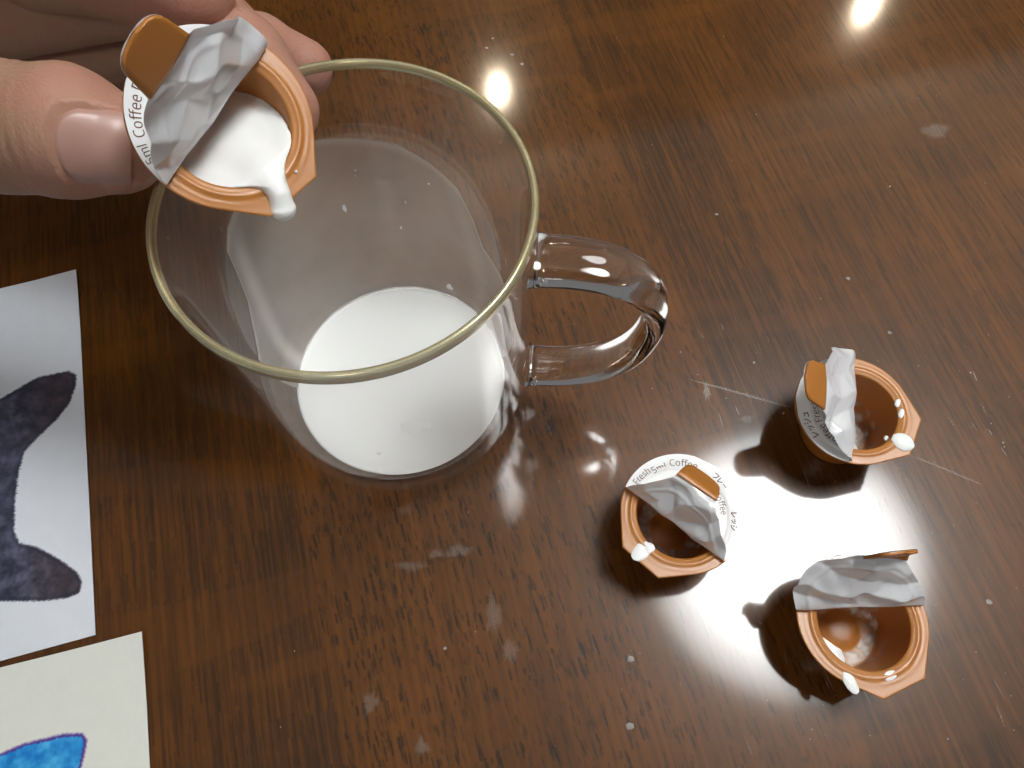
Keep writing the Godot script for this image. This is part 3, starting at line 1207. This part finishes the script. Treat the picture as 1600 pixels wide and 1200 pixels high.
func residue(o: Node3D, sd: int) -> void:
	var v := PackedVector3Array()
	var col := PackedColorArray()
	var nz := noise(0.25, sd, 3)
	var rows := 16
	var seg := 48
	for i in rows:
		for j in seg:
			var a := TAU * j / seg
			var q := float(i) / (rows - 1)
			# from the dimple's foot over the bottom and a little way up the wall
			var r := lerpf(5.7, 8.8, q / 0.5) if q < 0.5 else lerpf(9.3, 10.1, (q - 0.5) * 2.0)
			var y := -16.3 if q < 0.5 else lerpf(-16.0, -11.0, (q - 0.5) * 2.0)
			v.append(Vector3(cos(a) * r, y + 0.02, sin(a) * r))
			var al := 0.35 + 0.9 * nz.get_noise_3d(v[v.size() - 1].x, y, v[v.size() - 1].z) - maxf(0.0, q - 0.4) * 0.7
			col.append(Color(1, 0.98, 0.95, clampf(al, 0.0, 0.7)))
	part("milk_residue", build(v, grid_idx(rows, seg, true), PackedVector2Array(), col), mats.milk_film, o)


func held() -> void:
	var axis := Vector3(0.47383, 0.78764, 0.39384).normalized()
	var right := Vector3(0.99974, -0.00941, 0.02064)
	var up := Vector3(0.02269, 0.41459, -0.90973)
	var x := right * 0.755 - up * 0.655
	x = (x - axis * x.dot(axis)).normalized()
	var base := Vector3(-16.8, 110.5, -1.7)
	var o := thing("creamer_cup", "brown creamer cup held in the hand, pouring milk over the glass cup", "creamer cup", "", base)
	var b := Basis(x, axis, x.cross(axis))
	o.basis = b
	creamer(o, -13, -3.0, 114, 0.15, 0.2, 3.0, 0, 99, 0.0, 29, [["5ml", 99, 15.2, 1.5], ["Coffee Fresh", 116, 14.9, 1.75]], [])
	# what is left in it: level milk that runs over the pouring corner
	var milk := thing("pouring_milk", "white milk running over the lip of the held creamer cup", "milk")
	# what is left stands level in the tilted cup and runs over the pouring corner as one body of liquid
	var level := -6.1      # height of the milk against the centre of the mouth
	var nrm := b.inverse() * Vector3.UP
	var pts := [Vector3(6.0, -9.4, 0.5), Vector3(10.2, -2.9, 0.8), Vector3(12.7, -0.2, 1.2), Vector3(15.0, 0.5, 2.1), Vector3(17.0, -0.7, 3.1)]
	var rad := [4.8, 2.6, 1.85, 1.5, 2.55]
	var lo3 := Vector3(-12.2, -16.9, -12.2)
	var cell := 0.36
	var nx := 90
	var ny := 58
	var nz := 68
	var f := PackedFloat32Array()
	f.resize(nx * ny * nz)
	var k := 0
	for iz in nz:
		for iy in ny:
			for ix in nx:
				var p := lo3 + Vector3(ix, iy, iz) * cell
				var d := 99.0
				if p.x > -5.0:
					for s in 4:
						d = smin(d, capsule_d(p, pts[s], pts[s + 1], rad[s], rad[s + 1]), 2.0)
				var r := Vector2(p.x, p.z).length()
				var pool := nrm.dot(p) - level - 0.5 * smoothstep(8.0, 11.5, r)
				pool = maxf(maxf(pool, r - cup_r(p.y)), maxf(-16.3 - p.y, p.y - 0.4))
				f[k] = smin(d, pool, 3.2)
				k += 1
	part("milk_body", nets(f, nx, ny, nz, lo3, cell, false), mats.milk, milk)
	var whole: MeshInstance3D = milk.get_child(0)
	whole.transform = Transform3D(b, base * MM)
	for d in [[13.9, 0.3, -3.4, 0.35, 0.35, 0.35], [11.5, -0.9, -6.6, 0.7, 0.5, 3.2], [10.4, -1.2, -8.4, 0.5, 0.4, 2.0]]:
		var q := part("milk_drop", blob(d[3], d[4], d[5], 31, 0.2), mats.milk, milk)
		q.basis = b * Basis(Vector3.UP, 0.5)
		q.position = (base + b * Vector3(d[0], d[1], d[2])) * MM


func cup_r(y: float) -> float:
	return lerpf(9.9, 11.6, clampf((y + 15.2) / 15.0, 0, 1)) + 0.05



# ======================================================================== hand
var dent := 1.0
const NAIL_AT := Vector3(-42.8, 107.4, 0.4)
const NAIL_X := Vector3(0.9982, 0.0, 0.0599)
const NAIL_Y := Vector3(0.0, -0.4472, 0.8944)
const NAIL_N := Vector3(0.33, 0.68, 0.647)
var bone_a := PackedVector3Array()
var bone_b := PackedVector3Array()
var bone_ra := PackedFloat32Array()
var bone_rb := PackedFloat32Array()
var bone_g := PackedInt32Array()


func chain(group: int, pts: Array) -> void:
	for k in pts.size() - 1:
		bone_a.append(pts[k][0])
		bone_b.append(pts[k + 1][0])
		bone_ra.append(pts[k][1])
		bone_rb.append(pts[k + 1][1])
		bone_g.append(group)


func hand_d(p: Vector3) -> float:
	var g := [99.0, 99.0, 99.0, 99.0, 99.0, 99.0]
	for k in bone_a.size():
		var a := bone_a[k]
		var ab := bone_b[k] - a
		var t := clampf((p - a).dot(ab) / ab.length_squared(), 0.0, 1.0)
		var d := p.distance_to(a + ab * t) - lerpf(bone_ra[k], bone_rb[k], t)
		var q := bone_g[k]
		g[q] = smin(g[q], d, 7.0 if q == 5 else 2.6)
	# the thumb's back: a shallow bed with folds of skin round the nail, creases over its joint
	if p.distance_squared_to(NAIL_AT) < 900.0:
		var q := p - NAIL_AT
		var na := q.dot(NAIL_X) / 6.9
		var nb := q.dot(NAIL_Y) / 7.9
		if q.dot(NAIL_N) > -7.0:
			var e := sqrt(sqrt(na * na * na * na + nb * nb * nb * nb)) if na < 0.0 else maxf(absf(nb), na * 0.6)
			g[0] += 0.65 * smoothstep(1.06, 0.95, e) * dent - 0.28 * smoothstep(0.3, 0.0, absf(e - 1.12)) * dent
		if na < -1.2:
			g[0] += 0.32 * smoothstep(-1.6, -2.1, na) * smoothstep(-4.2, -3.2, na) * pow(0.5 + 0.5 * sin(na * 16.0 + 0.6 * sin(nb * 3.0)), 3.0)
	# fingers grow out of the palm; neighbouring fingers only press together
	var fing := minf(minf(g[0], g[1]), minf(g[2], minf(g[3], g[4])))
	return smin(fing, g[5], 8.0)


func hand() -> void:
	chain(0, [[Vector3(-147.9, 78.8, -30.9), 14.5], [Vector3(-94.4, 94.4, -16.9), 13.5], [Vector3(-65.2, 99.8, -11.9), 12.4], [Vector3(-53.2, 100.1, -10.1), 12.6], [Vector3(-44.2, 98.3, -8.5), 9.8]])
	chain(1, [[Vector3(-126.5, 97.1, -90.3), 13.5], [Vector3(-68.9, 102.9, -59.8), 12.0], [Vector3(-46.2, 105.2, -50.2), 10.6], [Vector3(-31.1, 105.9, -42.2), 8.8]])
	chain(2, [[Vector3(-144.3, 66.7, -76.7), 12.5], [Vector3(-46.6, 87.9, -67.8), 10.0], [Vector3(-23.8, 93.3, -36.2), 9.2], [Vector3(-14.7, 90.9, -23.7), 8.0]])
	chain(3, [[Vector3(-156.5, 50.5, -74.9), 12.0], [Vector3(-60.4, 63.0, -78.3), 9.5], [Vector3(-30.7, 70.4, -65.5), 8.2], [Vector3(-17.6, 71.8, -56.5), 7.1]])
	chain(4, [[Vector3(-160.2, 43.6, -69.4), 11.0], [Vector3(-91.5, 47.7, -78.4), 8.5], [Vector3(-68.0, 51.9, -68.4), 7.2]])
	chain(5, [[Vector3(-128.2, 95.8, -92.4), 14.0], [Vector3(-146.0, 65.3, -78.4), 13.0], [Vector3(-156.5, 50.5, -74.9), 13.0], [Vector3(-160.2, 42.8, -67.7), 12.0]])
	chain(5, [[Vector3(-139.9, 74.5, -81.9), 14.0], [Vector3(-218.4, 63.8, -82.4), 25.0], [Vector3(-300.4, 54.1, -80.8), 26.0]])
	chain(5, [[Vector3(-150.0, 76.0, -32.6), 14.5], [Vector3(-218.7, 60.3, -72.6), 23.0]])
	chain(5, [[Vector3(-155.0, 48.9, -66.7), 12.0], [Vector3(-226.8, 55.7, -81.6), 23.0]])
	chain(5, [[Vector3(-112.0, 90.0, -24.0), 9.0], [Vector3(-132.0, 88.0, -72.0), 10.0]])
	var cell := 1.3
	var lo := Vector3(-330, 20, -125)
	var bl := 8
	var nbx := 33
	var nby := 10
	var nbz := 13
	var nx := nbx * bl + 1
	var ny := nby * bl + 1
	var nz := nbz * bl + 1
	var f := PackedFloat32Array()
	f.resize(nx * ny * nz)
	f.fill(99.0)
	var reach := cell * bl * 0.87 + 3.0
	for bz in nbz:
		for by in nby:
			for bx in nbx:
				var c := lo + Vector3(bx + 0.5, by + 0.5, bz + 0.5) * (cell * bl)
				var dc := hand_d(c)
				if absf(dc) > reach:
					if dc < 0:
						for z in range(bz * bl, bz * bl + bl + 1):
							for y in range(by * bl, by * bl + bl + 1):
								for x in range(bx * bl, bx * bl + bl + 1):
									if f[z * nx * ny + y * nx + x] > 98:
										f[z * nx * ny + y * nx + x] = -99.0
					continue
				for z in range(bz * bl, bz * bl + bl + 1):
					for y in range(by * bl, by * bl + bl + 1):
						for x in range(bx * bl, bx * bl + bl + 1):
							var k := z * nx * ny + y * nx + x
							if absf(f[k]) > 98:
								f[k] = hand_d(lo + Vector3(x, y, z) * cell)
	var skin := mat("skin", Color(1, 1, 1), 0.52)
	skin.vertex_color_use_as_albedo = true
	skin.subsurf_scatter_enabled = true
	skin.subsurf_scatter_strength = 0.12
	skin.metallic_specular = 0.42
	var st := NoiseTexture2D.new()
	st.width = 512
	st.height = 512
	st.seamless = true
	var cn := noise(0.03, 55, 4)
	cn.noise_type = FastNoiseLite.TYPE_CELLULAR
	cn.cellular_return_type = FastNoiseLite.RETURN_DISTANCE
	st.noise = cn
	skin.heightmap_enabled = true
	skin.heightmap_texture = st
	skin.heightmap_scale = 0.016
	skin.uv1_triplanar = true
	skin.uv1_scale = Vector3(80, 80, 80)
	var o := part("person", nets(f, nx, ny, nz, lo, cell, true), skin, self)
	tag(o, "bare left hand pinching the pouring creamer cup between thumb and fingers", "person")
	# thumbnail: a curved plate laid on the thumb's back
	var nail := mat("nail", lin(0.38, 0.215, 0.175), 0.42)
	nail.clearcoat_enabled = true
	nail.clearcoat = 0.15
	nail.clearcoat_roughness = 0.2
	nail.vertex_color_use_as_albedo = true
	var toward := Vector3(0.33, 0.68, 0.647).normalized()
	var v := PackedVector3Array()
	var col := PackedColorArray()
	var rows := 21
	var cols := 25
	var cen := Vector3(-42.8, 107.4, 0.4)
	var ex := Vector3(0.999, -0.0, 0.06).normalized()
	var ey := Vector3(0.0, -0.45, 0.90).normalized()
	dent = 0.0
	for i in rows:
		for j in cols:
			var a := lerpf(-1, 1, i / (rows - 1.0))
			var b := lerpf(-1, 1, j / (cols - 1.0))
			# rounded base, straight sides, gently rounded free edge
			var half := 7.6 * pow(1.0 - pow(clampf(-a, 0, 1), 3.2) * 0.55, 1.0)
			var px := a * 6.2 - (1.0 - b * b) * (0.9 if a < 0 else -0.7) * absf(a)
			var start := cen + ex * px + ey * (b * half) + toward * 20.0
			var p := start
			for it in 30:
				var d := hand_d(p)
				if d < 0.02:
					break
				p -= toward * d * 0.9
			var rim := maxf(absf(b), maxf(-a, 0))
			v.append(p + toward * (0.02 - 0.7 * smoothstep(0.8, 1.0, rim)))
			var lun := smoothstep(0.25, 0.0, (a + 1.0) * 0.5 + b * b * 0.2)
			var tip := smoothstep(0.82, 1.0, a)
			col.append(Color(1, 1, 1).lerp(Color(1.2, 1.42, 1.42), maxf(lun, tip) * 0.75))
	part("fingernail", build(v, grid_idx(rows, cols), PackedVector2Array(), col), nail, o)


var skin_noise: FastNoiseLite


func skin_tint(p: Vector3) -> Color:
	if skin_noise == null:
		skin_noise = noise(0.08, 91, 3)
	var t := skin_noise.get_noise_3d(p.x, p.y, p.z)
	var c := Color(0.345, 0.21, 0.135).lerp(Color(0.36, 0.19, 0.135), clampf(0.5 + 1.5 * t, 0, 1))
	# finger ends are pinker
	for q in [Vector3(-44, 98, -8), Vector3(-14, 91, -23), Vector3(-17, 72, -56), Vector3(-31, 106, -42)]:
		c = c.lerp(Color(0.41, 0.19, 0.145), 0.65 * smoothstep(24.0, 6.0, p.distance_to(q)))
	return c
